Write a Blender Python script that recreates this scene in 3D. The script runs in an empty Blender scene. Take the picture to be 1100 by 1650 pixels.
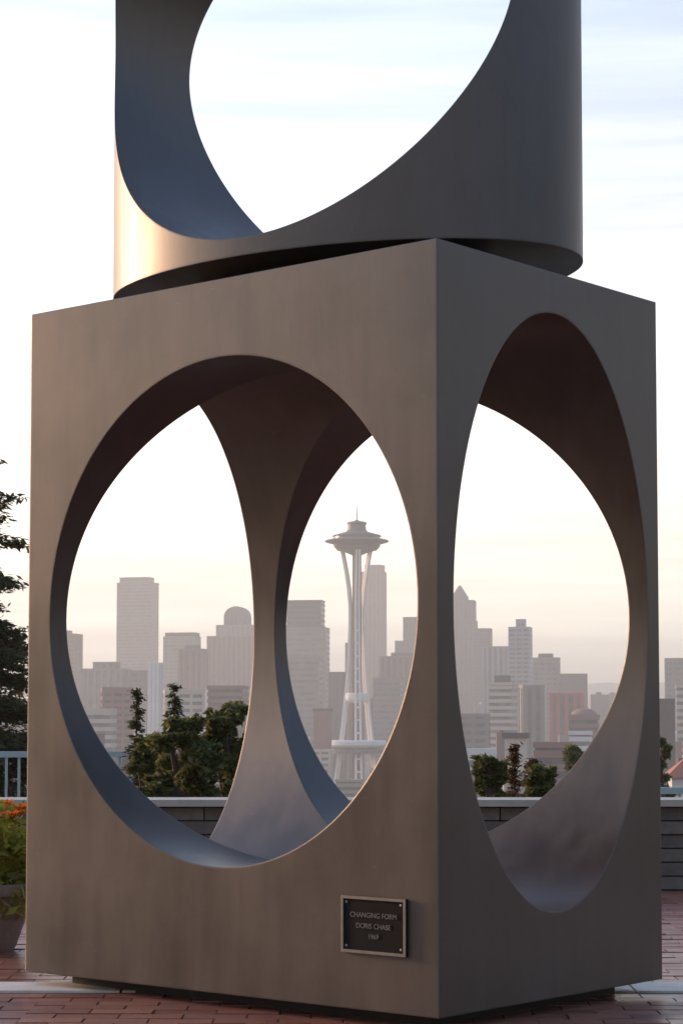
import bpy, bmesh, math, random
from mathutils import Vector, Matrix

# ------------------------------------------------------------------ camera, sky, sun, exposure
R = math.radians
scene = bpy.context.scene
F, PW = 3346.0, 1100.0            # focal length and picture width in photograph pixels
EYE, PITCH = 0.940, 0.0641        # crouching eye height (m), slight upward tilt
HORIZON = 1166.6
PV = HORIZON - F * math.tan(PITCH)

cam = bpy.data.cameras.new('camera')
cam.sensor_fit = 'HORIZONTAL'; cam.sensor_width = 36.0
cam.lens = 36.0 * F / PW
cam.shift_y = (PV - 825.0) / PW
cam.clip_start = 0.1; cam.clip_end = 40000.0
cam_ob = bpy.data.objects.new('camera', cam)
scene.collection.objects.link(cam_ob)
cam_ob.location = (0, 0, EYE)
cam_ob.rotation_euler = (math.pi / 2 + PITCH, 0, 0)
scene.camera = cam_ob

SUN_EL, SUN_AZ = R(11.5), R(-59.0)     # azimuth from +Y (view direction), negative = left
SUN_DIR = Vector((math.sin(SUN_AZ) * math.cos(SUN_EL), math.cos(SUN_AZ) * math.cos(SUN_EL), math.sin(SUN_EL)))

world = bpy.data.worlds.new('World'); scene.world = world; world.use_nodes = True
wt = world.node_tree; wt.nodes.clear()
def wn(kind, **kw):
    n = wt.nodes.new(kind)
    for k, v in kw.items(): setattr(n, k, v)
    return n
sky = wn('ShaderNodeTexSky'); sky.sky_type = 'NISHITA'; sky.sun_disc = False
sky.sun_elevation = SUN_EL; sky.sun_rotation = SUN_AZ
sky.altitude = 100; sky.air_density = 1.0; sky.dust_density = 1.0; sky.ozone_density = 4.0
tc = wn('ShaderNodeTexCoord'); sep = wn('ShaderNodeSeparateXYZ')
wt.links.new(tc.outputs['Generated'], sep.inputs[0])
# thin high cloud veil: dense near the horizon, thinning towards the zenith, all the way round
veil = wn('ShaderNodeMapRange', interpolation_type='SMOOTHSTEP')
veil.inputs['From Min'].default_value = 0.05; veil.inputs['From Max'].default_value = 0.58
veil.inputs['To Min'].default_value = 0.93; veil.inputs['To Max'].default_value = 0.06
wt.links.new(sep.outputs['Z'], veil.inputs['Value'])
mp = wn('ShaderNodeMapping'); mp.inputs['Scale'].default_value = (1.6, 1.6, 26.0)
wt.links.new(tc.outputs['Generated'], mp.inputs['Vector'])
nz = wn('ShaderNodeTexNoise'); nz.inputs['Scale'].default_value = 2.6; nz.inputs['Detail'].default_value = 5.0; nz.inputs['Roughness'].default_value = 0.55
wt.links.new(mp.outputs[0], nz.inputs['Vector'])
streak = wn('ShaderNodeMapRange'); streak.inputs['From Min'].default_value = 0.4; streak.inputs['From Max'].default_value = 0.66
streak.inputs['To Min'].default_value = 1.06; streak.inputs['To Max'].default_value = 0.78
wt.links.new(nz.outputs['Fac'], streak.inputs['Value'])
vc = wn('ShaderNodeMix', data_type='RGBA', blend_type='MULTIPLY'); vc.inputs['Factor'].default_value = 1.0
warm = wn('ShaderNodeMapRange'); warm.inputs['From Min'].default_value = 0.04; warm.inputs['From Max'].default_value = 0.34
wt.links.new(sep.outputs['Z'], warm.inputs['Value'])
vt = wn('ShaderNodeMix', data_type='RGBA'); wt.links.new(warm.outputs[0], vt.inputs['Factor'])
vt.inputs[6].default_value = (4.05, 3.7, 3.08, 1); vt.inputs[7].default_value = (3.1, 3.0, 2.85, 1)
wt.links.new(vt.outputs[2], vc.inputs[6])
# the veil is brighter towards the sun (forward scattering in thin cloud)
vm = wn('ShaderNodeVectorMath', operation='DOT_PRODUCT'); vm.inputs[1].default_value = SUN_DIR
wt.links.new(tc.outputs['Generated'], vm.inputs[0])
glow = wn('ShaderNodeMapRange'); glow.inputs['From Min'].default_value = -0.3; glow.inputs['From Max'].default_value = 1.0
glow.inputs['To Min'].default_value = 0.5; glow.inputs['To Max'].default_value = 1.9
wt.links.new(vm.outputs['Value'], glow.inputs['Value'])
sg = wn('ShaderNodeMath', operation='MULTIPLY'); wt.links.new(streak.outputs[0], sg.inputs[0]); wt.links.new(glow.outputs[0], sg.inputs[1])
wt.links.new(sg.outputs[0], vc.inputs[7])
mx = wn('ShaderNodeMix', data_type='RGBA')
wt.links.new(veil.outputs[0], mx.inputs['Factor'])
wt.links.new(sky.outputs[0], mx.inputs[6]); wt.links.new(vc.outputs[2], mx.inputs[7])
bg = wn('ShaderNodeBackground'); bg.inputs['Strength'].default_value = 0.15
wt.links.new(mx.outputs[2], bg.inputs['Color'])
wo = wn('ShaderNodeOutputWorld'); wt.links.new(bg.outputs[0], wo.inputs['Surface'])

sl = bpy.data.lights.new('sun', 'SUN'); sl.energy = 1.8; sl.angle = R(10.0); sl.color = (1.0, 0.62, 0.37)
so = bpy.data.objects.new('sun', sl); scene.collection.objects.link(so)
so.rotation_euler = SUN_DIR.to_track_quat('Z', 'Y').to_euler()

scene.view_settings.view_transform = 'Standard'
scene.view_settings.look = 'None'
scene.view_settings.exposure = 1.3
scene.view_settings.gamma = 1.0
scene.view_settings.use_curve_mapping = False
scene.cycles.use_denoising = True
scene.cycles.max_bounces = 8
scene.cycles.volume_bounces = 2
scene.cycles.sample_clamp_indirect = 6.0

# ------------------------------------------------------------------ helpers
COL = scene.collection
rng = random.Random(7)

def ray(px, py):
    """direction (per metre of depth along +Y) of a photograph pixel"""
    c, s = math.cos(PITCH), math.sin(PITCH)
    x, z = (px - 550.0) / F, (PV - py) / F
    d = Vector((x, c - z * s, s + z * c))
    return d / d.y
def at(px, py, depth):
    d = ray(px, py)
    return Vector((d.x * depth, depth, EYE + d.z * depth))
def project(v):
    c, s = math.cos(PITCH), math.sin(PITCH)
    z = v.z - EYE
    Y = v.y * c + z * s; Z = -v.y * s + z * c
    return 550 + F * v.x / Y, PV - F * Z / Y

def tag(o, label=None, cat=None, group=None, kind=None):
    if label: o['label'] = label
    if cat: o['category'] = cat
    if group: o['group'] = group
    if kind: o['kind'] = kind
    return o
def empty(name, loc, rz=0.0):
    o = bpy.data.objects.new(name, None); COL.objects.link(o)
    o.location = loc; o.rotation_euler = (0, 0, rz); o.empty_display_size = 0.2
    return o
def link(name, mesh, parent=None):
    o = bpy.data.objects.new(name, mesh); COL.objects.link(o)
    if parent: o.parent = parent
    return o

class MB:
    """collects boxes, tubes, lathes; build() links them as one mesh object"""
    def __init__(s): s.v = []; s.f = []
    def quad(s, a, b, c, d):
        n = len(s.v); s.v += [tuple(a), tuple(b), tuple(c), tuple(d)]; s.f.append((n, n+1, n+2, n+3))
    def tri(s, a, b, c):
        n = len(s.v); s.v += [tuple(a), tuple(b), tuple(c)]; s.f.append((n, n+1, n+2))
    def box(s, x0, x1, y0, y1, z0, z1):
        n = len(s.v)
        s.v += [(x0,y0,z0),(x1,y0,z0),(x1,y1,z0),(x0,y1,z0),(x0,y0,z1),(x1,y0,z1),(x1,y1,z1),(x0,y1,z1)]
        s.f += [tuple(n+i for i in q) for q in ((0,3,2,1),(4,5,6,7),(0,1,5,4),(1,2,6,5),(2,3,7,6),(3,0,4,7))]
        return s
    def prism(s, pts, z0, z1, pts1=None):
        """pts counter-clockwise plan outline; pts1 optional top outline"""
        n = len(s.v); k = len(pts); q = pts1 or pts
        s.v += [(x, y, z0) for x, y in pts] + [(x, y, z1) for x, y in q]
        s.f += [tuple(n+i for i in reversed(range(k))), tuple(n+k+i for i in range(k))]
        s.f += [(n+i, n+(i+1)%k, n+k+(i+1)%k, n+k+i) for i in range(k)]
        return s
    def lathe(s, prof, seg=32, c=(0,0), cap=True):
        n = len(s.v); m = len(prof)
        for r, z in prof:
            for i in range(seg):
                a = 2*math.pi*i/seg; s.v.append((c[0]+r*math.cos(a), c[1]+r*math.sin(a), z))
        for j in range(m-1):
            for i in range(seg):
                s.f.append((n+j*seg+i, n+j*seg+(i+1)%seg, n+(j+1)*seg+(i+1)%seg, n+(j+1)*seg+i))
        if cap:
            s.f.append(tuple(n+i for i in reversed(range(seg)))); s.f.append(tuple(n+(m-1)*seg+i for i in range(seg)))
        return s
    def tube(s, pts, rad, seg=6):
        pts = [Vector(p) for p in pts]; n = len(s.v); m = len(pts)
        for j, p in enumerate(pts):
            t = (pts[min(j+1, m-1)] - pts[max(j-1, 0)]).normalized()
            u = t.cross(Vector((0.31, 0.87, 0.12))).normalized(); w = t.cross(u)
            r = rad[j] if isinstance(rad, (list, tuple)) else rad
            for i in range(seg):
                a = 2*math.pi*i/seg; s.v.append(tuple(p + (u*math.cos(a)+w*math.sin(a))*r))
        for j in range(m-1):
            for i in range(seg):
                s.f.append((n+j*seg+i, n+(j+1)*seg+i, n+(j+1)*seg+(i+1)%seg, n+j*seg+(i+1)%seg))
        s.f.append(tuple(n+i for i in range(seg))); s.f.append(tuple(n+(m-1)*seg+i for i in reversed(range(seg))))
        return s
    def mesh(s, name, mat, smooth=None):
        me = bpy.data.meshes.new(name); me.from_pydata(s.v, [], s.f); me.materials.append(mat)
        if smooth is not None:
            me.polygons.foreach_set('use_smooth', [True]*len(me.polygons)); me.set_sharp_from_angle(angle=R(smooth))
        me.update(); return me
    def build(s, name, mat, parent=None, smooth=None):
        return link(name, s.mesh(name, mat, smooth), parent)

# ------------------------------------------------------------------ materials
class NT:
    def __init__(s, name):
        s.m = bpy.data.materials.new(name); s.m.use_nodes = True
        s.t = s.m.node_tree; s.p = s.t.nodes['Principled BSDF']
    def n(s, kind, **kw):
        n = s.t.nodes.new(kind)
        for k, v in kw.items():
            if k[0] == '_': n.inputs[k[1:].replace('_', ' ')].default_value = v
            else: setattr(n, k, v)
        return n
    def l(s, a, b): s.t.links.new(a, b)
    def coord(s, out='Object', scale=(1,1,1)):
        c = s.n('ShaderNodeTexCoord'); m = s.n('ShaderNodeMapping', _Scale=scale); s.l(c.outputs[out], m.inputs['Vector']); return m.outputs[0]
    def noise(s, vec, scale, detail=4, rough=.55):
        n = s.n('ShaderNodeTexNoise', _Scale=scale, _Detail=detail, _Roughness=rough); s.l(vec, n.inputs['Vector']); return n.outputs['Fac']
    def ramp(s, fac, stops):
        r = s.n('ShaderNodeValToRGB'); e = r.color_ramp.elements
        while len(e) < len(stops): e.new(0.5)
        for k, (p, c) in enumerate(stops): e[k].position = p; e[k].color = (*c, 1)
        s.l(fac, r.inputs[0]); return r.outputs[0]
    def mix(s, fac, a, b, mode='MIX'):
        m = s.n('ShaderNodeMix', data_type='RGBA', blend_type=mode)
        for sock, v in ((m.inputs['Factor'], fac), (m.inputs[6], a), (m.inputs[7], b)):
            if hasattr(v, 'links'): s.l(v, sock)
            else: sock.default_value = v if not isinstance(v, tuple) else (*v, 1)
        return m.outputs[2]
    def rng(s, fac, a, b, lo=0.0, hi=1.0):
        m = s.n('ShaderNodeMapRange', _From_Min=lo, _From_Max=hi, _To_Min=a, _To_Max=b); s.l(fac, m.inputs['Value']); return m.outputs[0]
    def bump(s, h, strength, dist=0.01, normal=None):
        b = s.n('ShaderNodeBump', _Strength=strength, _Distance=dist); s.l(h, b.inputs['Height'])
        if normal: s.l(normal, b.inputs['Normal'])
        return b.outputs[0]
    def set(s, **kw):
        for k, v in kw.items():
            sock = s.p.inputs[k.replace('_', ' ')]
            if hasattr(v, 'links'): s.l(v, sock)
            else: sock.default_value = (*v, 1) if isinstance(v, tuple) else v
        return s.m

def mat_steel():
    t = NT('patinated_steel')
    v = t.coord('Object'); vs = t.coord('Object', (1, 1, .16))
    big = t.noise(v, 1.7, 5, .6); st = t.noise(vs, 9, 5, .6); fine = t.noise(v, 60, 3, .6); spk = t.noise(v, 260, 2)
    col = t.ramp(big, [(.25, (.033, .0208, .0125)), (.5, (.048, .0312, .0200)), (.75, (.068, .0455, .0315))])
    col = t.mix(t.rng(st, 0, .4, .45, .75), col, (.066, .046, .036))
    col = t.mix(t.rng(fine, 0, .2, .4, .75), col, (.025, .0165, .0125))
    drip = t.noise(t.coord('Object', (1, 1, .05)), 22, 4, .6)
    col = t.mix(t.rng(drip, 0, .38, .5, .75), col, (.026, .017, .013))
    wave = t.noise(v, 2.3, 2, .5)
    fleck = t.noise(v, 38, 3, .7); scuff = t.noise(t.coord('Object', (3, 3, 14)), 5, 4, .7)
    col = t.mix(t.rng(fleck, 0, .55, .66, .74), col, (.10, .052, .030))
    col = t.mix(t.rng(scuff, 0, .5, .66, .76), col, (.12, .092, .075))
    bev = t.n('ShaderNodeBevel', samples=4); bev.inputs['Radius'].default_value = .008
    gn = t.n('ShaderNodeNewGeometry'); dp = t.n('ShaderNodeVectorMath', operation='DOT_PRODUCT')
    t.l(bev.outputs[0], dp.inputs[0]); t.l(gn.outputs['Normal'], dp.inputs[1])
    worn_lit_edge = t.rng(dp.outputs['Value'], .75, 0, .80, .995)          # worn corners, plus their lit edge line painted into the colour
    col = t.mix(worn_lit_edge, col, (.17, .145, .125))
    nrm = t.bump(spk, .06, .002, t.bump(fine, .05, .004, t.bump(wave, .10, .02, bev.outputs[0])))
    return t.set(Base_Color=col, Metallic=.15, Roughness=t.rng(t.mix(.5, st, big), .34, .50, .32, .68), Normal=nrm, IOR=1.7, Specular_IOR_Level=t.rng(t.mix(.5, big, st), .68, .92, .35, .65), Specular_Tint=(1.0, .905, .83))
def mat_plain(name, col, rough=.8, var=.18, scale=6.0, metal=0.0, bump=.0, spec=.4, coord='Object'):
    t = NT(name); v = t.coord(coord); n = t.noise(v, scale, 5, .6)
    d = tuple(c*(1-var) for c in col); b = tuple(min(1, c*(1+var)) for c in col)
    kw = dict(Base_Color=t.ramp(n, [(.3, d), (.7, b)]), Roughness=rough, Metallic=metal, Specular_IOR_Level=spec)
    if bump: kw['Normal'] = t.bump(t.noise(v, scale*8, 4), bump, .01)
    return t.set(**kw)
def mat_brick():
    t = NT('red_paving_brick'); v = t.coord('Object')
    g = t.n('ShaderNodeNewGeometry'); oi = t.n('ShaderNodeObjectInfo')
    a = t.n('ShaderNodeMath', operation='ADD'); t.l(g.outputs['Random Per Island'], a.inputs[0]); t.l(oi.outputs['Random'], a.inputs[1])
    fr = t.n('ShaderNodeMath', operation='FRACT'); t.l(a.outputs[0], fr.inputs[0])
    c = t.ramp(fr.outputs[0], [(0, (.22, .075, .045)), (.35, (.30, .105, .062)), (.7, (.36, .135, .082)), (1, (.26, .11, .075))])
    geo = t.n('ShaderNodeNewGeometry'); n = t.noise(geo.outputs['Position'], 3.0, 5, .6); n2 = t.noise(geo.outputs['Position'], 45, 4, .65)
    c = t.mix(t.rng(n2, 0, .35, .45, .75), c, (.36, .22, .18))
    c = t.mix(t.rng(n, 0, .35, .5, .75), c, (.12, .06, .05))
    return t.set(Base_Color=c, Roughness=t.rng(n, .22, .52, .3, .7), Normal=t.bump(n2, .25, .004), Specular_IOR_Level=.55)
def mat_city():
    t = NT('mixed_low_city'); g = t.n('ShaderNodeNewGeometry'); r = t.n('ShaderNodeValToRGB'); r.color_ramp.interpolation = 'CONSTANT'
    e = r.color_ramp.elements; cols = [(.34, .29, .24), (.58, .50, .40), (.28, .16, .14), (.17, .16, .15), (.66, .61, .54), (.40, .22, .18), (.12, .11, .10), (.46, .38, .30)]
    while len(e) < len(cols): e.new(.5)
    for k, c in enumerate(cols): e[k].position = k/len(cols); e[k].color = (*c, 1)
    t.l(g.outputs['Random Per Island'], r.inputs[0])
    return t.set(Base_Color=r.outputs[0], Roughness=.8, Specular_IOR_Level=.3)
def mat_leaf(name, a, b, c=None):
    t = NT(name); g = t.n('ShaderNodeNewGeometry'); n = t.noise(g.outputs['Position'], 2.2, 3)
    col = t.ramp(g.outputs['Random Per Island'], [(0, a), (.6, b), (1, c or b)])
    col = t.mix(t.rng(n, 0, .5, .4, .7), col, a)
    tl = t.n('ShaderNodeBsdfTranslucent'); t.l(col, tl.inputs['Color']); ms = t.n('ShaderNodeMixShader'); ms.inputs[0].default_value = .5
    out = t.t.nodes['Material Output']; m = t.set(Base_Color=col, Roughness=.55, Specular_IOR_Level=.3)
    t.l(t.p.outputs[0], ms.inputs[1]); t.l(tl.outputs[0], ms.inputs[2]); t.l(ms.outputs[0], out.inputs['Surface']); return m
def mat_facade(name, col, rough=.75):
    return mat_plain(name, col, rough, .10, .06, spec=.3)

M = {
 'steel': mat_steel(),
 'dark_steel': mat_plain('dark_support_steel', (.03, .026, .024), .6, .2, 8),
 'plaque': mat_plain('dark_bronze_plaque', (.010, .008, .007), .7, .2, 20, .0, spec=.15),
 'plaque_trim': mat_plain('worn_bronze_trim', (.30, .26, .21), .45, .15, 30, .6),
 'letters': mat_plain('dull_bronze_letters', (.24, .21, .17), .5, .2, 30, .2),
 'brick': mat_brick(),
 'mortar': mat_plain('paving_mortar', (.17, .095, .075), .85, .2, 12),
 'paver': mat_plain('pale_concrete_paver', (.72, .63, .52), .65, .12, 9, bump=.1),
 'cap': mat_plain('pale_concrete_coping', (.50, .45, .35), .7, .15, 5, bump=.15),
 'stone': mat_plain('grey_brown_wall_block', (.17, .14, .11), .85, .35, 7, bump=.3),
 'joint': mat_plain('wall_mortar', (.035, .03, .026), .95, .2, 9),
 'rail': mat_plain('pale_green_painted_metal', (.42, .48, .45), .45, .06, 10),
 'pot': mat_plain('weathered_brown_planter', (.25, .18, .135), .8, .3, 9, bump=.3),
 'soil': mat_plain('dark_soil', (.04, .03, .02), .95, .3, 20),
 'bark': mat_plain('rough_bark', (.09, .06, .045), .9, .3, 14, bump=.5),
 'conifer': mat_leaf('conifer_needles', (.05, .062, .022), (.095, .10, .034), (.20, .13, .055)),
 'russet': mat_leaf('russet_conifer_needles', (.11, .055, .02), (.17, .08, .03), (.08, .075, .025)),
 'shrub': mat_leaf('dark_shrub_leaves', (.08, .09, .026), (.15, .16, .042), (.27, .22, .075)),
 'bright': mat_leaf('bright_planter_leaves', (.28, .30, .045), (.46, .46, .08), (.58, .52, .12)),
 'petal': mat_leaf('orange_petals', (.55, .12, .02), (.75, .22, .03), (.8, .32, .05)),
 'ground': mat_plain('city_ground', (.13, .125, .11), .95, .3, .01, coord='Object'),
 'hill': mat_plain('wooded_hill', (.06, .07, .06), .95, .3, .01),
 'saucer': mat_plain('backlit_saucer_steel', (.17, .15, .135), .55, .06, .1),  # shade of the backlit saucer is put into this darker colour
 'needle': mat_plain('pale_painted_tower_steel', (.80, .76, .70), .55, .06, .1),
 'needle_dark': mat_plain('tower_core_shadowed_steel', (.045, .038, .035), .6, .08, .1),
 'glass': mat_plain('dark_office_glass', (.085, .09, .095), .3, .5, .22, spec=.5),
 'glass_pale': mat_plain('pale_reflective_glass', (.22, .215, .205), .3, .35, .22, spec=.5),
 'cream': mat_facade('cream_facade', (.60, .51, .40)),
 'beige': mat_facade('beige_facade', (.32, .275, .235)),
 'grey': mat_facade('grey_facade', (.155, .148, .145)),
 'dark': mat_facade('dark_brown_facade', (.11, .09, .082)),
 'pink': mat_facade('rosy_brown_facade', (.27, .155, .135)),
 'red': mat_facade('brick_red_facade', (.45, .10, .09)),
 'blue': mat_facade('blue_grey_glass_facade', (.24, .27, .31), .35),
 'white': mat_facade('white_facade', (.72, .68, .62)),
 'orange': mat_facade('orange_roof_tile', (.50, .19, .11)),
 'olive': mat_facade('olive_yellow_facade', (.36, .33, .20)),
}

# ------------------------------------------------------------------ setting: ground, hills
def ground_z(d):
    if d < 13.4: return -0.03
    if d < 300: return -0.6 - 0.16 * (d - 13.4)
    return -46.4
ds = [-14000, -4000, -600, -60, -8, 4, 13.38, 13.42, 20, 40, 80, 150, 230, 300, 500, 900, 1600, 2600, 4200, 7000, 10000, 14000]
xs = [-14000, -6000, -2500, -900, -300, -80, -20, 20, 80, 300, 900, 2500, 6000, 14000]
me = bpy.data.meshes.new('ground')
me.from_pydata([(x, d, ground_z(d)) for d in ds for x in xs], [],
               [(j*len(xs)+i, j*len(xs)+i+1, (j+1)*len(xs)+i+1, (j+1)*len(xs)+i) for j in range(len(ds)-1) for i in range(len(xs)-1)])
me.materials.append(M['ground']); tag(link('ground', me), kind='structure')

def ridge(name, depth, pts, thick):
    b = MB(); n = len(pts)
    P = [at(px, py, depth) for px, py in pts]
    prof = [(-thick, None, 0.0), (-thick*.45, None, .7), (0, None, 1.0), (thick*.5, None, .6), (thick, None, 0.0)]
    base = -46.0
    for p in P:
        for dy, _, h in prof: b.v.append((p.x, p.y+dy, base + (p.z-base)*h))
    k = len(prof)
    for i in range(n-1):
        for j in range(k-1): b.f.append((i*k+j, (i+1)*k+j, (i+1)*k+j+1, i*k+j+1))
    return tag(b.build(name, M['hill'], smooth=40), kind='structure')
pts = [(x, 1118 + 9*math.sin(x*.011) + 5*math.sin(x*.037+1) - (13 if x > 900 else 0)*min(1, max(0, (x-900)/150)) + max(0, (650-x)*.03)) for x in range(-900, 2100, 40)]
ridge('hills', 6000, pts, 900)

# plaza: mortar bed, bricks, a pale concrete band
bed = tag(MB().box(-9, 9, -7, 12.30, -.40, -.0055).build('plaza_paving', M['mortar']), kind='structure')
BOXTOP = 1.507 + EYE
N0 = Vector((.295, 6.3651, 0)); ANG = .6998; LL, RR = 1.879, 1.2863
ldir = Vector((-math.cos(ANG), math.sin(ANG), 0)); rdir = Vector((math.sin(ANG), math.cos(ANG), 0))
BOXBOT = BOXTOP - 2.4
corner_px = {k: project(v + Vector((0, 0, BOXBOT))) for k, v in (('n', N0), ('l', N0+ldir*LL), ('r', N0+rdir*RR))}
def hidden_by_block(px, py):
    n, l, r = corner_px['n'], corner_px['l'], corner_px['r']
    if px < l[0] or px > r[0]: return False
    e = l if px < n[0] else r
    t = (px - e[0]) / (n[0] - e[0])
    return py < e[1] + t * (n[1] - e[1])
bm_ = MB().box(-.100, .100, -.0475, .0475, -.03, 0)
brick_me = bm_.mesh('brick', M['brick'])
spots = []
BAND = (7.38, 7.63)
row = 0; y = 3.02
while y < 11.78:
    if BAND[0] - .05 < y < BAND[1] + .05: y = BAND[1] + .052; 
    x = -3.6 + (.103 if row % 2 else 0)
    while x < 3.6:
        px, py = project(Vector((x, y, 0)))
        vis = (-45 < px < 1145 and py < 1668 and not hidden_by_block(px, py))
        spots.append((vis, x, y)); x += .206
    y += .101; row += 1
rest = MB(); single = 0
for vis, x, y in sorted(spots, key=lambda s: (not s[0], s[2])):
    dz = rng.uniform(-.0025, .0025)
    if vis and single < 300:
        o = link('brick', brick_me, bed); o.location = (x, y, dz); o.rotation_euler = (rng.uniform(-.006, .006), rng.uniform(-.006, .006), rng.uniform(-.008, .008)); single += 1
    else: rest.box(x-.100, x+.100, y-.0475, y+.0475, -.03, dz)
tag(rest.build('brick_field', M['brick'], bed), kind='stuff')
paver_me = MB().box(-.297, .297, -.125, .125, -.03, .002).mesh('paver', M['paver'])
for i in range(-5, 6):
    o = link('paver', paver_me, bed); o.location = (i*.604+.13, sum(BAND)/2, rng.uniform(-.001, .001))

# ------------------------------------------------------------------ the steel sculpture
def bool_cut(me, cutters):
    ob = bpy.data.objects.new('tmp', me); COL.objects.link(ob); extra = []
    for c in cutters:
        co = bpy.data.objects.new('tmpc', c); COL.objects.link(co); extra.append(co)
        m = ob.modifiers.new('b', 'BOOLEAN'); m.operation = 'DIFFERENCE'; m.solver = 'EXACT'; m.object = co
    bpy.context.view_layer.update()
    out = bpy.data.meshes.new_from_object(ob.evaluated_get(bpy.context.evaluated_depsgraph_get()))
    for o in extra + [ob]: bpy.data.objects.remove(o)
    return out
def ell_tunnel(axis, c, w, h, length, seg=160):
    """elliptic cylinder along local 'x' or 'y'"""
    b = MB(); n = seg
    for s in (-length, length):
        for i in range(n):
            a = 2*math.pi*i/n; p = c[0] + w*math.cos(a); z = c[1] + h*math.sin(a)
            b.v.append((p, s, z) if axis == 'y' else (s, p, z))
    for i in range(n): b.f.append((i, (i+1) % n, n+(i+1) % n, n+i))
    b.f.append(tuple(reversed(range(n)))); b.f.append(tuple(range(n, 2*n)))
    me = bpy.data.meshes.new('cut'); me.from_pydata(b.v, [], b.f)
    bb = bmesh.new(); bb.from_mesh(me); bmesh.ops.recalc_face_normals(bb, faces=bb.faces); bb.to_mesh(me); bb.free()
    return me
def finish(me, ang=25):
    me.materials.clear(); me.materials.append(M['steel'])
    me.polygons.foreach_set('use_smooth', [True]*len(me.polygons)); me.set_sharp_from_angle(angle=R(ang)); me.update(); return me

# local frame: +x runs along the wide face (towards the picture's right), +y away from it; origin on the ground at the plan centre
ctr = N0 + ldir*LL/2 + rdir*RR/2
sculpt = tag(empty('steel_sculpture', ctr, -ANG),
             'large brown steel sculpture, pierced rectangular block carrying an open elliptical ring', 'sculpture')
bx = MB().box(-LL/2, LL/2, -RR/2, RR/2, BOXBOT, BOXTOP).mesh('b', M['steel'])
# tunnel through the wide face (along local y) and through the narrow face (along local x)
A = ell_tunnel('y', (LL/2 - .9214, BOXTOP - 1.125), .8428, .8582, 3)
B = ell_tunnel('x', (-RR/2 + .648, BOXTOP - 1.1314), .567, .9917, 3)
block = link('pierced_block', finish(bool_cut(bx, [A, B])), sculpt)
# ring
RIM, ZC, RA, RB, BW, BH = 1.5951 + EYE, 2.5627 + EYE, .9518, .569, .8735, .9053
RTOP = ZC + (ZC - RIM)
seg = 192
rp = [(RA*math.cos(2*math.pi*i/seg), RB*math.sin(2*math.pi*i/seg)) for i in range(seg)]
ring_me = MB().prism(rp, RIM - ZC, RTOP - ZC).mesh('r', M['steel'])
C = ell_tunnel('y', (0, 0), BW, BH, 3, 224)
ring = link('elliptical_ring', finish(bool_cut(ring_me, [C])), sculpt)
ring.location = (.0028, -.007, ZC); ring.rotation_euler = (0, 0, .1005)
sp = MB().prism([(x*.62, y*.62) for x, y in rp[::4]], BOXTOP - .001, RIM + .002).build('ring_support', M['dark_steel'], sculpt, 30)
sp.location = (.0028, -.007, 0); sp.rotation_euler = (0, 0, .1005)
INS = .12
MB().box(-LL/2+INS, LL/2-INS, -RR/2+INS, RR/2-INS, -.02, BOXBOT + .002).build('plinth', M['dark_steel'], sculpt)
# plaque on the wide face
inv = Matrix.Rotation(ANG, 3, 'Z')
def on_face(px, py):
    d = ray(px, py); n = Vector((-rdir.x, -rdir.y, 0))
    t = (N0 - Vector((0, 0, 0))).dot(n) / Vector((d.x, 1, 0)).dot(n)
    p = Vector((d.x*t, t, EYE + d.z*t)); q = inv @ (p - ctr); return q
c0, c1 = on_face(553, 1443), on_face(657, 1540)
cx, cz = (c0.x+c1.x)/2, (on_face(605, 1492)).z; pw, ph = abs(c1.x-c0.x), abs(on_face(605, 1445).z - on_face(605, 1537).z)
yf = -RR/2
plq = MB().box(cx-pw/2, cx+pw/2, yf-.008, yf-.0005, cz-ph/2, cz+ph/2).build('plaque', M['plaque'], sculpt)
tr = MB(); bw_ = .009
for a in ((cx-pw/2, cx+pw/2, cz+ph/2-bw_, cz+ph/2), (cx-pw/2, cx+pw/2, cz-ph/2, cz-ph/2+bw_)): tr.box(a[0], a[1], yf-.013, yf-.0078, a[2], a[3])
for a in ((cx-pw/2, cx-pw/2+bw_), (cx+pw/2-bw_, cx+pw/2)): tr.box(a[0], a[1], yf-.0128, yf-.0078, cz-ph/2+bw_, cz+ph/2-bw_)
tr.build('plaque_border', M['plaque_trim'], plq)
scr = MB().lathe([(.0045, 0), (.0045, .0015), (.003, .0025)], 10).mesh('screw', M['plaque_trim'], 40)
for sx in (-1, 1):
    for sz in (-1, 1):
        o = link('screw', scr, plq); o.location = (cx+sx*(pw/2-.02), yf-.008, cz+sz*(ph/2-.02)); o.rotation_euler = (math.pi/2, 0, 0)
def text_mesh(body, size, mat, name):
    cu = bpy.data.curves.new(name, 'FONT'); cu.body = body; cu.size = size; cu.align_x = 'CENTER'; cu.align_y = 'CENTER'; cu.extrude = .0012
    o = bpy.data.objects.new('tmpt', cu); COL.objects.link(o); bpy.context.view_layer.update()
    me = bpy.data.meshes.new_from_object(o.evaluated_get(bpy.context.evaluated_depsgraph_get()))
    bpy.data.objects.remove(o); me.materials.clear(); me.materials.append(mat); return me
for body, dz, sz in (('CHANGING FORM', ph*.17, .0225), ('DORIS CHASE', -ph*.02, .0225), ('1969', -ph*.2, .0215)):
    o = link('lettering', text_mesh(body, sz, M['letters'], 'lettering'), plq)
    o.location = (cx, yf-.0095, cz+dz); o.rotation_euler = (math.pi/2, 0, 0)

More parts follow.
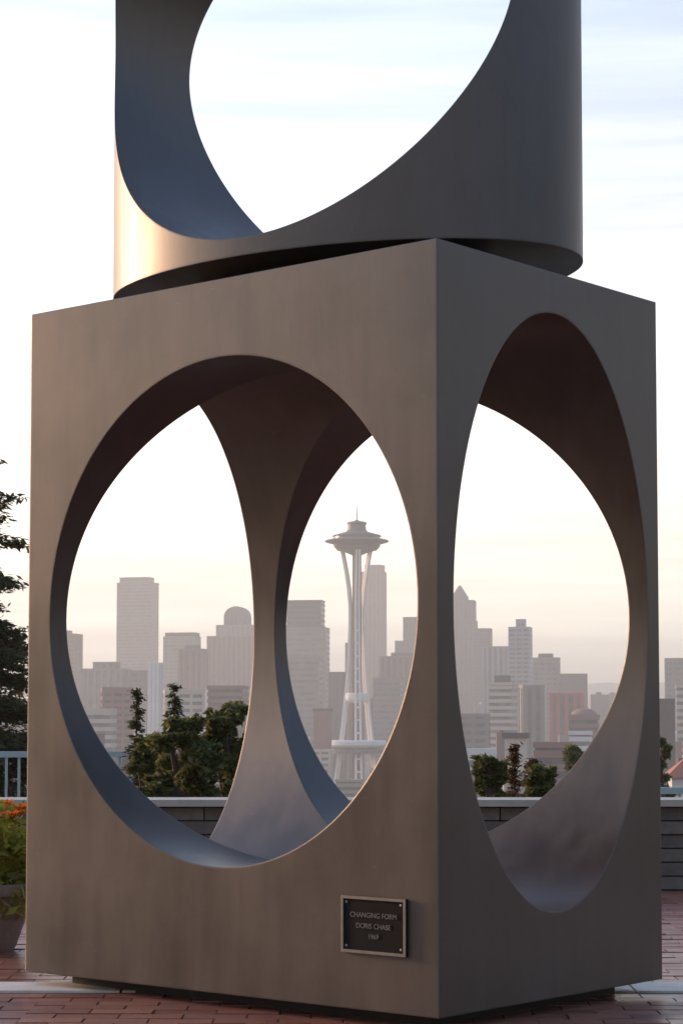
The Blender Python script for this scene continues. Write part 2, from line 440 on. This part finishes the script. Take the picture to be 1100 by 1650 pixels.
# ------------------------------------------------------------------ parapet wall, railing, planter
wall = tag(empty('parapet_wall', (0, 11.87, 0)), 'low grey brown stone block wall with pale concrete coping behind the sculpture', 'wall')
WT = .51
MB().box(-7, 7, .02, .30, -.02, WT-.038).build('wall_core', M['joint'], wall)
blk = {}
for r_ in range(6):
    h = (WT-.042)/6; x = -3.3 + (.21 if r_ % 2 else 0)
    while x < 3.4:
        w = .42
        key = rng.randrange(5)
        if (key, r_) not in blk:
            g = rng.uniform(-.012, .012)
            blk[(key, r_)] = MB().box(-w/2+.004, w/2-.004, -.03+g, .05, .004, h-.004).mesh('stone_block', M['stone'])
        o = link('stone_block', blk[(key, r_)], wall); o.location = (x, 0, r_*h); x += w
for i in range(-5, 6):
    MB().box(i*1.2-.597, i*1.2+.597, -.07, .36, WT-.038, WT).build('coping_slab', M['cap'], wall)

rail2 = tag(empty('railing', (0, 19.0, ground_z(19))), 'short low piece of pale green railing at the right edge above the coping', 'railing')
r2 = at(1085, 1269, 19).z - ground_z(19); q0, q1 = at(1010, 0, 19).x, at(1290, 0, 19).x
MB().box(q0, q1, -.03, .03, r2-.06, r2).build('top_rail', M['rail'], rail2)
for i in range(9): MB().box(q0+.05+i*.18-.012, q0+.05+i*.18+.012, -.012, .012, -.1, r2-.06).build('baluster', M['rail'], rail2)
rail = tag(empty('railing', (0, 19.0, ground_z(19))), 'pale green metal railing with thin upright bars beyond the low wall', 'railing')
rz0 = -ground_z(19)
rt = at(100, 1211, 19).z
RX0, RX1 = at(-260, 0, 19).x, at(330, 0, 19).x
MB().box(RX0, RX1, -.03, .03, rt-.055+rz0, rt+rz0).build('top_rail', M['rail'], rail)
MB().box(RX0, RX1, -.02, .02, rt-.95+rz0, rt-.91+rz0).build('bottom_rail', M['rail'], rail)
bal = MB().box(-.011, .011, -.011, .011, rt-.91+rz0, rt-.055+rz0).mesh('baluster', M['rail'])
post = MB().box(-.03, .03, -.028, .028, -.1, rt-.056+rz0).mesh('post', M['rail'])
i = 0; x = RX0 + .03
while x < RX1:
    o = link('post' if i % 12 == 0 else 'baluster', post if i % 12 == 0 else bal, rail); o.location = (x, 0, 0); x += .115; i += 1

def leaf_blob(b, c, rad, n, size, rnd, flat=1.0, shell=.55):
    for _ in range(n):
        v = Vector((rnd.gauss(0, 1), rnd.gauss(0, 1), rnd.gauss(0, 1))).normalized() * (shell + (1-shell)*rnd.random())
        p = Vector(c) + Vector((v.x*rad, v.y*rad, v.z*rad*flat))
        u = Vector((rnd.gauss(0, 1), rnd.gauss(0, 1), rnd.gauss(0, .6))).normalized(); w = u.cross(Vector((rnd.gauss(0, 1), rnd.gauss(0, 1), rnd.gauss(0, 1)))).normalized()
        s = size*rnd.uniform(.6, 1.3); l = s*rnd.uniform(1.2, 2.0)
        b.quad(p - u*l*.5, p + w*s*.35, p + u*l*.5, p - w*s*.35)

pl = at(-38, 1530, 8.7); pl.z = 0
planter = tag(empty('flower_planter', pl), 'brown planter of yellow green leaves and orange flowers beside the sculpture', 'planter')
pot = MB().lathe([(.15, -.002), (.165, .02), (.205, .14), (.225, .22), (.225, .245)], 28).build('pot', M['pot'], planter, 40)
MB().lathe([(.24, .235), (.245, .245), (.245, .275), (.238, .282), (.205, .282), (.205, .25)], 28, cap=False).build('rim', M['pot'], pot, 40)
MB().lathe([(.206, .236), (.206, .262)], 24).build('soil', M['soil'], planter)
rl = random.Random(3); fb = MB()
for k in range(48):
    a = rl.uniform(0, 6.28); r_ = rl.uniform(.08, .29); leaf_blob(fb, (r_*math.cos(a), r_*math.sin(a), .19 + rl.uniform(0, .35)), .095, 85, .034, rl, .9, .3)
fb.build('foliage', M['bright'], planter)
for k in range(26):
    a = 2.4*k; r_ = .05 + .16*((k*.37) % 1)
    pb = MB(); cpt = Vector((r_*math.cos(a), r_*math.sin(a), .545 + .06*rl.random()))
    for ring_ in range(2):
        for j in range(9):
            an = j*.698 + ring_*.35; d = Vector((math.cos(an), math.sin(an), .25 + .6*ring_)).normalized(); s_ = Vector((-math.sin(an), math.cos(an), 0))
            pb.quad(cpt, cpt + d*.026 + s_*.014, cpt + d*.046, cpt + d*.026 - s_*.014)
    pb.build('blossom', M['petal'], planter)

# ------------------------------------------------------------------ trees and shrubs beyond the wall
def conifer(name, label, px, top_py, depth, half_px, mat, seed, bare=0.2, group='trees beyond the low wall', dens=1.0):
    rnd = random.Random(seed); top = at(px, top_py, depth); gz = ground_z(depth); H = top.z - gz
    t = tag(empty(name, (top.x, depth, gz)), label, 'tree', group)
    rad = half_px * depth / F
    tk = MB(); n = 7; tk.tube([(rnd.uniform(-.02, .02)*H*.1, rnd.uniform(-.02, .02)*H*.1, H*i/n - .1) for i in range(n+1)], [max(.008, H*.016*(1-i/n*.95)) for i in range(n+1)], 8)
    cr = MB(); z0 = H*.12
    levels = max(26, int((H-z0)/(.13 if rad > .5 else .07)))
    for li in range(levels):
        f_ = li/levels; z = z0 + (H-z0)*f_; br = rad*(1-f_)**(.85 if rad > 1 else 1.0) + (.03 if rad > 1 else .012)
        k = rnd.randint(4, 6)
        for j in range(k):
            an = rnd.uniform(0, 6.28); L = br*rnd.uniform(.5, 1.18); z = z0 + (H-z0)*min(.99, f_ + rnd.uniform(-.6, .6)/levels); d = Vector((math.cos(an), math.sin(an), 0))
            tip = d*L + Vector((0, 0, z - L*.22 + rnd.uniform(-.05, .08)*L)); root = Vector((0, 0, z + .05*L)); mid = (root+tip)/2 + Vector((0, 0, -.03*L))
            tk.tube([root, mid, tip], [.012*(1-f_)+.006, .007, .003], 4)
            m = int(max(12, 46*L/ max(rad, .3))*dens*(1-bare*f_))
            for _ in range(m):
                s = rnd.random()**.7; p = (root.lerp(mid, s*2) if s < .5 else mid.lerp(tip, s*2-1)) + Vector((rnd.gauss(0, .07*L+.02), rnd.gauss(0, .07*L+.02), rnd.gauss(-.03*L, .03*L+.01)))
                u = (d + Vector((rnd.gauss(0, .6), rnd.gauss(0, .6), rnd.gauss(-.25, .3)))).normalized(); w = u.cross(Vector((rnd.gauss(0, .5), rnd.gauss(0, .5), 1))).normalized()
                q = rnd.uniform(.05, .12)*(.95 if rad > 1 else .62*(1-.45*f_)); cr.quad(p-u*q*.6, p+w*q*.27, p+u*q*.9, p-w*q*.27)
    tk.build('trunk', M['bark'], t, 60); cr.build('crown', mat, t); return t
def shrub(name, label, px, top_py, depth, half_px, mat, seed, n=3200, cat='shrub', group='shrubs beyond the low wall', leaf=.043, tall=None):
    rnd = random.Random(seed); top = at(px, top_py, depth); gz = ground_z(depth); H = top.z - gz
    t = tag(empty(name, (top.x, depth, gz)), label, cat, group); rad = half_px*depth/F
    tk = MB(); cr = MB(); k = 16; bodyh = min(H*.8, tall or 2.2*rad)
    tk.tube([(0, 0, -.1), (.03, .02, (H-bodyh)*.6), (0, 0, H-bodyh*.45)], [.07, .055, .02], 7)
    for i in range(k):
        an = rnd.uniform(0, 6.28); f_ = (i+.5)/k; z = H - bodyh*f_*.92 - rad*.14; rr = rad*(.25+.75*math.sin(min(1, f_*1.3+.2)*1.6))*rnd.uniform(.35, .8)
        c = (rr*math.cos(an), rr*math.sin(an)*.8, z); br = rad*rnd.uniform(.26, .44)
        tk.tube([(0, 0, max(.05, z-.8*rr-.25)), (c[0]*.5, c[1]*.5, z-.25*rr), c], [.03, .018, .005], 5)
        leaf_blob(cr, c, br, n//k, leaf, rnd, .85, .35)
        for _ in range(3):
            a2 = rnd.uniform(0, 6.28); q = (c[0]+br*1.05*math.cos(a2), c[1]+br*.9*math.sin(a2), z + br*rnd.uniform(-.2, .9)); leaf_blob(cr, q, br*.35, n//k//7, leaf, rnd, 1, .1)
    leaf_blob(cr, (0, 0, H - rad*.22), rad*.2, n//30, leaf, rnd, 1.1, .1)
    tk.build('stem', M['bark'], t, 60); cr.build('crown', mat, t); return t

conifer('conifer_tree', 'tall conifer with thin upper branches at the left edge, behind the railing', -70, 590, 30, 300, M['conifer'], 17, .5, dens=26)
conifer('conifer_tree', 'slim dark conifer spire on the left of the bushes seen through the wide opening', 221, 1104, 17.5, 52, M['conifer'], 12, dens=3.0)
conifer('conifer_tree', 'pointed conifer rising in the middle of the bushes seen through the wide opening', 281, 1098, 17.0, 84, M['conifer'], 13, dens=3.0)
shrub('leafy_shrub', 'broad dark green shrub at the right of the bushes, next to the inner steel post', 366, 1136, 16.0, 58, M['shrub'], 21, 4200)
shrub('leafy_shrub', 'low dense green shrub in front of the pointed conifer, just above the coping', 292, 1158, 15.2, 66, M['shrub'], 22, 4600)
shrub('leafy_shrub', 'small ragged shrub below the slim conifer spire, beside the railing', 236, 1188, 15.8, 26, M['shrub'], 23, 1800)
shrub('leafy_shrub', 'rounded green shrub at the left foot of the narrow opening, above the coping', 790, 1222, 15.4, 30, M['shrub'], 24, 2200)
conifer('conifer_tree', 'taller of two russet brown young conifers seen through the narrow opening', 829, 1196, 17.0, 62, M['russet'], 25, dens=3.0)
conifer('conifer_tree', 'shorter of two russet brown young conifers, right of the taller one', 857, 1212, 16.6, 60, M['russet'], 26, dens=3.0)
shrub('leafy_shrub', 'low yellowish green shrub right of the russet conifers, against the steel rim', 873, 1238, 15.5, 30, M['shrub'], 27, 1800)
shrub('round_tree', 'small dark round tree farther down the slope, right of the russet conifers', 925, 1208, 90, 15, M['shrub'], 28, 1500, 'tree', 'trees beyond the low wall', .3)
shrub('leafy_shrub', 'dark shrub at the right edge of the block, under the orange roof', 1066, 1190, 60, 14, M['shrub'], 29, 2500, 'shrub', 'shrubs beyond the low wall', .16, 3.0)

# unseen trees added along both sides of the park to darken the steel's reflections
tbm = MB(); rt_ = random.Random(41)
for side in (-1, 1):
    for k in range(26):
        az = side*R(rt_.uniform(72, 150)); dd = rt_.uniform(15, 30); hx = rt_.uniform(3.5, 7.5)
        for j in range(5):
            leaf_blob(tbm, (math.sin(az)*dd + rt_.gauss(0, .9), math.cos(az)*dd + rt_.gauss(0, .9), hx*(.15 + .19*j)), hx*.24*(1.25-.14*j), 110, .42, rt_, 1.0, .3)
tag(tbm.build('added_tree_belt', M['shrub']), 'unseen belt of leafy trees added along both sides of the park', 'trees', kind='stuff')

# ------------------------------------------------------------------ observation tower
TD = 1300.0; tb = at(575, 1285, TD)
tower = tag(empty('observation_tower', (tb.x, TD, tb.z), R(14)), 'pale slender tower with a saucer top and three splayed legs, seen through the wide opening', 'tower')
prof = [(0, 16.0), (15, 13.6), (30, 11.4), (45, 9.3), (60, 7.6), (75, 6.1), (90, 5.1), (105, 4.4), (118, 4.3), (130, 5.4), (140, 7.0), (148, 8.6), (153, 9.7), (155.6, 10.2)]
for k in range(3):
    a = 2*math.pi*k/3 + .35; d = Vector((math.cos(a), math.sin(a), 0)); w = Vector((-math.sin(a), math.cos(a), 0)); b = MB()
    for side in (-1, 1):
        for (h0, r0), (h1, r1) in zip(prof, prof[1:]):
            def sec(h, r):
                s = .95 + .9*max(0, 1-h/95) ; c = d*r + w*side*s + Vector((0, 0, h)); e = .62
                return [c - d*e*1.3 - w*e, c + d*e*1.3 - w*e, c + d*e*1.3 + w*e, c - d*e*1.3 + w*e]
            p, q = sec(h0, r0), sec(h1, r1)
            for i in range(4): b.quad(p[i], p[(i+1) % 4], q[(i+1) % 4], q[i])
    for h in range(8, 112, 8):
        r = next(r0 + (r1-r0)*(h-h0)/(h1-h0) for (h0, r0), (h1, r1) in zip(prof, prof[1:]) if h0 <= h <= h1)
        c = d*r + Vector((0, 0, h)); b.quad(c - w*1.5 + Vector((0, 0, -.6)), c + w*1.5 + Vector((0, 0, -.6)), c + w*1.5 + Vector((0, 0, .6)), c - w*1.5 + Vector((0, 0, .6)))
    b.build('leg', M['needle'], tower)
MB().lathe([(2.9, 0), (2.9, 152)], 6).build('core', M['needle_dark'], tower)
MB().lathe([(1.5, 58), (6.5, 60), (7.2, 61.5), (7.2, 64.2), (6.4, 65), (1.5, 65)], 24).build('brace_platform', M['needle'], tower)
sk = MB().lathe([(2.8, 29), (16.5, 31), (18.3, 32.4), (18.3, 34.6), (17.2, 35.4), (2.8, 35.4)], 40).build('lower_platform', M['needle'], tower)
MB().lathe([(17.2, 27.2), (17.2, 30.2)], 40).build('platform_glazing', M['glass'], sk)
sau = MB().lathe([(3.2, 151.5), (8.0, 153.6), (12.5, 154.6), (14.2, 156.6), (14.6, 158.4), (19.6, 159.7), (20.2, 160.2), (19.4, 160.9), (15.8, 161.6)], 56).build('saucer', M['saucer'], tower, 25)
MB().lathe([(14.45, 156.7), (14.85, 158.2)], 56, cap=False).build('window_band', M['glass'], sau)
MB().lathe([(14.6, 161.6), (14.4, 163.4)], 56).build('deck_glazing', M['glass'], sau)
rf = MB().lathe([(15.6, 163.4), (14.6, 164.0), (10.5, 165.2), (7.0, 166.2), (5.8, 167.5), (5.6, 170.8), (6.3, 171.2), (5.9, 172.3), (2.0, 173.0), (.8, 173.6)], 56).build('roof', M['saucer'], tower, 25)
MB().lathe([(.6, 173.6), (.35, 179), (.12, 184)], 8).build('mast', M['needle'], tower)
base = MB().lathe([(20, -.5), (20, 6), (18, 8.5), (3, 9)], 36).build('base_pavilion', M['cream'], tower)

# ------------------------------------------------------------------ city
CITY = 'hazy city buildings behind the sculpture'
def facade_tier(parent, cxm, w, d, z0, z1, mat, style, floor=3.9, bay=5.5):
    """one box-shaped storey block: glass core, floor bands and/or piers"""
    if style == 'solid':
        MB().box(cxm-w/2, cxm+w/2, -d/2, d/2, z0, z1).build('wall', M[mat], parent)
    else:
        MB().box(cxm-w/2+.35, cxm+w/2-.35, -d/2+.35, d/2-.35, z0, z1-.3).build('glazing', M['glass_pale' if mat in ('cream', 'white', 'beige') else 'glass'], parent)
        b = MB()
        if style in ('bands', 'grid'):
            z = z0
            while z < z1 - 1.2:
                b.box(cxm-w/2, cxm+w/2, -d/2, d/2, z, z + floor*.52); z += floor
        if style in ('piers', 'grid'):
            e = .10; n = max(2, round(w/bay)); pw_ = bay*(.22 if style == 'grid' else .42)
            for i in range(n+1):
                x = cxm - w/2 + w*i/n; x = min(max(x, cxm-w/2+pw_/2-e), cxm+w/2-pw_/2+e)
                b.box(x-pw_/2, x+pw_/2, -d/2-e, -d/2+.6, z0, z1); b.box(x-pw_/2, x+pw_/2, d/2-.6, d/2+e, z0, z1)
            n = max(2, round(d/bay))
            for i in range(1, n):
                y = -d/2 + d*i/n
                for s in (-1, 1): b.box(cxm+s*(w/2-.25)-.35, cxm+s*(w/2-.25)+.35, y-pw_/2, y+pw_/2, z0, z1)
        tag(b.build('facade_grid', M[mat], parent), kind='stuff')
        MB().box(cxm-w/2-.15, cxm+w/2+.15, -d/2-.15, d/2+.15, z1-1.3, z1).build('parapet', M[mat], parent)
def building(name, label, dist, tiers, mat='beige', style='grid', rot=14, ratio=.7, cat='building', roof=None, floor=3.9, mats=None, bay=5.5):
    x0 = min(t[0] for t in tiers); x1 = max(t[1] for t in tiers); cxp = (x0+x1)/2
    rot = -rot; c = at(cxp, 1200, dist); gz = ground_z(dist)
    th = R(rot); k = 1/(math.cos(th) + ratio*abs(math.sin(th))); mpp = dist/F
    o = tag(empty(name, (c.x, dist, gz), th), label, cat, CITY)
    z = -2.0; W = (x1-x0)*mpp*k; D = W*ratio
    for i, (a, b_, yt) in enumerate(tiers):
        zt = at(cxp, yt, dist).z - gz; w = (b_-a)*mpp*k; cm = ((a+b_)/2 - cxp)*mpp*k
        facade_tier(o, cm, w, D*(w/W if i else 1), z, zt, (mats or [mat]*9)[i], style, floor, bay); z = zt
    cm = ((tiers[-1][0]+tiers[-1][1])/2 - cxp)*mpp*k; w = (tiers[-1][1]-tiers[-1][0])*mpp*k; d = D*(w/W if len(tiers) > 1 else 1)
    if roof == 'plant':
        MB().box(cm-w*.3, cm+w*.25, -d*.25, d*.25, z-.2, z+3.2).build('roof_plant_room', M['grey'], o)
    elif roof == 'arch':
        b = MB(); n = 14; arc = [(cm - w/2*math.cos(math.pi*i/n), z + w*.42*math.sin(math.pi*i/n)) for i in range(n+1)]
        for s in (-d/2, d/2): b.v += [(x, s, zz) for x, zz in arc]
        b.f += [(i, i+1, n+2+i, n+1+i) for i in range(n)] + [tuple(range(n+1)), tuple(reversed(range(n+1, 2*n+2)))]
        b.build('arched_roof', M[mat], o, 30)
    elif roof == 'pyramid':
        b = MB().prism([(cm-w/2, -d/2), (cm+w/2, -d/2), (cm+w/2, d/2), (cm-w/2, d/2)], z-.1, z + w*.75, [(cm-w*.06, -d*.06), (cm+w*.06, -d*.06), (cm+w*.06, d*.06), (cm-w*.06, d*.06)])
        b.build('pointed_roof', M[mat], o)
    elif roof == 'hip':
        b = MB().prism([(cm-w/2-.5, -d/2-.5), (cm+w/2+.5, -d/2-.5), (cm+w/2+.5, d/2+.5), (cm-w/2-.5, d/2+.5)], z, z + min(w, d)*.28, [(cm-w*.3, -d*.05), (cm+w*.3, -d*.05), (cm+w*.3, d*.05), (cm-w*.3, d*.05)])
        b.build('hipped_roof', M['orange'], o)
    elif roof == 'dome':
        MB().lathe([(min(w, d)*.48*math.cos(i*.17), z + w*.22*math.sin(i*.17)) for i in range(10)], 24, (cm, 0)).build('domed_roof', M[mat], o, 40)
    elif roof == 'flat_dark':
        MB().box(cm-w/2-.6, cm+w/2+.6, -d/2-.6, d/2+.6, z, z+1.4).build('roof_slab', M['dark'], o)
    return o
office, flats = 'office_tower', 'apartment_building'
W_ = 'through the wide opening'
# left part of the wide opening
building(office, 'rosy office block half cut off by the left rim of the wide opening', 1900, [(66, 130, 1022)], 'pink', 'grid', 10, roof='plant')
building(office, 'tallest pale slab tower standing alone in the left of the wide opening', 2350, [(187, 254, 940), (191, 246, 931)], 'beige', 'bands', 16, .55)
building(office, 'low columned block with a raised middle at the foot of the tall slab tower', 1500, [(132, 210, 1078), (150, 192, 1067)], 'beige', 'piers', 12)
building(flats, 'rosy low apartment block left of the slim conifer spire', 1000, [(160, 216, 1108)], 'pink', 'grid', -10, .8, floor=3.2)
building(flats, 'wide cream low apartment block behind the railing', 800, [(120, 186, 1142)], 'cream', 'bands', 8, .6, floor=3.1)
building(flats, 'pale narrow apartment slab right of the tall slab tower', 1250, [(238, 262, 1068)], 'white', 'piers', 20, .8)
building(flats, 'beige mid rise block behind the slim conifer spire', 1350, [(208, 242, 1082)], 'beige', 'grid', 14, .7)
building(office, 'grey office block with a dark framed top behind the rosy brown block', 2100, [(263, 322, 1026), (266, 320, 1020)], 'grey', 'grid', 12, .6, mats=['beige', 'dark'])
building(office, 'rosy brown flat topped office block in the left of the wide opening', 1750, [(287, 334, 1046)], 'pink', 'piers', 15, .6, roof='plant')
building(office, 'stepped tower with an arched top beside the inner steel post', 2200, [(334, 424, 1026), (349, 420, 1008), (361, 404, 994)], 'grey', 'piers', 10, .7, roof='arch', mats=['pink', 'beige', 'grey'])
building(flats, 'cream low apartment block behind the pointed conifer', 900, [(262, 330, 1112)], 'cream', 'grid', -8, .6, floor=3.1)
building(flats, 'rosy low block behind the broad shrub', 950, [(334, 400, 1106)], 'pink', 'bands', 12, .6, floor=3.1)
# right part of the wide opening
building(office, 'banded grey office tower with a set back top left of the saucer tower', 1700, [(458, 531, 1012), (461, 523, 968)], 'grey', 'bands', 9, .6, floor=4.4, mats=['beige', 'grey'])
building(office, 'white banded low office block below the banded grey tower', 1450, [(455, 520, 1058)], 'beige', 'bands', 9, .6, floor=4.2)
building(office, 'dark slender brown block left of the saucer tower', 1600, [(529, 558, 1083)], 'dark', 'piers', 12, .7)
building(office, 'narrow brown tower just left of the shaft of the saucer tower', 2000, [(556, 572, 1036)], 'pink', 'piers', 12, .8)
building(office, 'tall rosy brown skyscraper standing directly behind the saucer tower', 2600, [(579, 623, 922), (588, 621, 911)], 'pink', 'piers', 20, .8)
building(office, 'grey stepped office tower at the right rim of the wide opening', 2300, [(636, 702, 1033), (650, 702, 995)], 'grey', 'grid', 10, .7)
building(office, 'broad rosy office block right of the saucer tower', 1800, [(611, 704, 1058)], 'pink', 'piers', 8, .5, roof='plant')
building(flats, 'beige mid rise block behind the legs of the saucer tower', 1450, [(600, 650, 1092)], 'beige', 'bands', 10, .6)
building(flats, 'rosy small block left of the foot of the saucer tower', 1150, [(505, 534, 1146)], 'pink', 'solid', 10, .7, roof='flat_dark')
building(flats, 'pale low block with an olive front before the foot of the saucer tower', 1000, [(540, 586, 1256)], 'olive', 'bands', 6, .6, floor=3.2)
building(flats, 'cream flat roofed block right of the foot of the saucer tower', 1050, [(596, 646, 1238)], 'cream', 'bands', 8, .6, floor=3.2)
building(flats, 'cream low block left of the foot of the saucer tower', 1080, [(484, 536, 1208)], 'cream', 'grid', 8, .6, floor=3.2)
# narrow opening
N_ = 'through the narrow opening'
building(office, 'tall grey tower with a pointed stepped top at the left of the narrow opening', 2300, [(708, 771, 1000), (718, 769, 968), (728, 756, 962)], 'grey', 'piers', 12, .8, roof='pyramid')
building(office, 'grey flat topped tower right of the pointed one', 2200, [(762, 794, 1013)], 'grey', 'grid', 12, .7)
building(office, 'blue grey glass block in the gap between two taller towers', 1900, [(776, 824, 1042)], 'blue', 'piers', 10, .6)
building(office, 'pale stepped tower with a square cap, tallest right of centre in the narrow opening', 1750, [(819, 859, 1012), (832, 849, 998)], 'blue', 'grid', 14, .8)
building(office, 'beige office block right of the pale stepped tower', 1650, [(858, 904, 1060)], 'beige', 'grid', 12, .7, roof='plant')
building(flats, 'cream apartment tower with striped balconies low in the narrow opening', 950, [(786, 836, 1100)], 'cream', 'bands', 22, .9, floor=3.1, roof='plant')
building(flats, 'slim cream apartment tower between the striped tower and the red block', 1000, [(836, 876, 1104)], 'beige', 'piers', -12, .7, floor=3.1)
building('warehouse', 'long dark grey building sloping down at the right of the narrow opening', 1900, [(878, 948, 1086)], 'dark', 'solid', 6, .5)
building('brick_building', 'brick red block low in the right of the narrow opening', 1250, [(884, 942, 1117)], 'red', 'piers', 6, .6, floor=3.6)
building(flats, 'beige low block at the left rim of the narrow opening', 820, [(738, 790, 1150)], 'beige', 'grid', 10, .7, floor=3.1)
building(flats, 'small beige house with dark flat roof above the russet conifers', 520, [(812, 850, 1190)], 'cream', 'solid', 10, .7, roof='flat_dark')
building('hall', 'rosy hall with a low domed roof at the right rim of the narrow opening', 900, [(914, 968, 1152)], 'pink', 'bands', 10, .9, roof='dome', floor=3.4)
building(flats, 'white low block under the rosy domed hall', 700, [(915, 955, 1178)], 'white', 'bands', 10, .7, floor=3.1)
building(flats, 'wide rosy flat roofed block right of the russet conifers', 480, [(858, 922, 1196)], 'pink', 'bands', 6, .6, floor=3.2)
building(flats, 'pale green grey low house at the left foot of the narrow opening', 420, [(752, 800, 1206)], 'white', 'bands', 8, .7, floor=3.0)
# right of the block
building(office, 'beige brown office block at the right edge of the picture', 1500, [(1070, 1140, 1061)], 'beige', 'grid', 8, .6)
building(flats, 'cream striped apartment block at the right edge, in front of the beige brown one', 900, [(1088, 1150, 1104)], 'cream', 'bands', 8, .6, floor=3.1)
building(flats, 'dark narrow house between the steel block and the striped apartments', 700, [(1058, 1088, 1126)], 'dark', 'grid', 10, .7, floor=3.1)
building('house', 'house with an orange tiled roof at the right edge above the coping', 160, [(1074, 1210, 1252)], 'white', 'solid', 6, .9, roof='hip')

# the rest of the low city reads as one mass
cm = MB(); rc = random.Random(5)
for d0, d1, ya, yb, step, wp in ((1500, 2400, 1112, 1160, 30, 26), (1000, 1500, 1145, 1195, 34, 28), (650, 1000, 1180, 1232, 38, 32), (330, 600, 1218, 1290, 46, 36)):
    px = -700
    while px < 1800:
        d = rc.uniform(d0, d1); w = wp*rc.uniform(.6, 1.2)*d/F; p = at(px, rc.uniform(ya, yb), d)
        near = abs(px-575) < 70 and d < 1420
        if not near:
            cm.box(p.x-w/2, p.x+w/2, d, d+w*.6, ground_z(d)-2, p.z)
            hh = w*rc.uniform(.06, .16); u = rc.uniform(-.25, .25)*w   # a roof hut on each block
            cm.box(p.x+u-w*.14, p.x+u+w*.14, d+w*.15, d+w*.4, p.z, p.z+hh) 
        px += step*rc.uniform(.7, 1.2)
tag(cm.build('distant_city_blocks', mat_city()), 'far off mass of low pale city blocks fading into haze', 'city', kind='stuff')

# ------------------------------------------------------------------ haze
hz = NT('haze_air'); t = hz.t
t.nodes.remove(hz.p)
pv = hz.n('ShaderNodeVolumePrincipled', _Density=0.00032, _Anisotropy=0.2)
pv.inputs['Color'].default_value = (1.0, .98, .88, 1)
t.links.new(pv.outputs[0], t.nodes['Material Output'].inputs['Volume'])
hb = MB().box(-15000, 15000, -15000, 15000, -52, 225).build('haze', hz.m)
tag(hb, 'thin pale morning haze over the whole city', 'haze', kind='stuff')
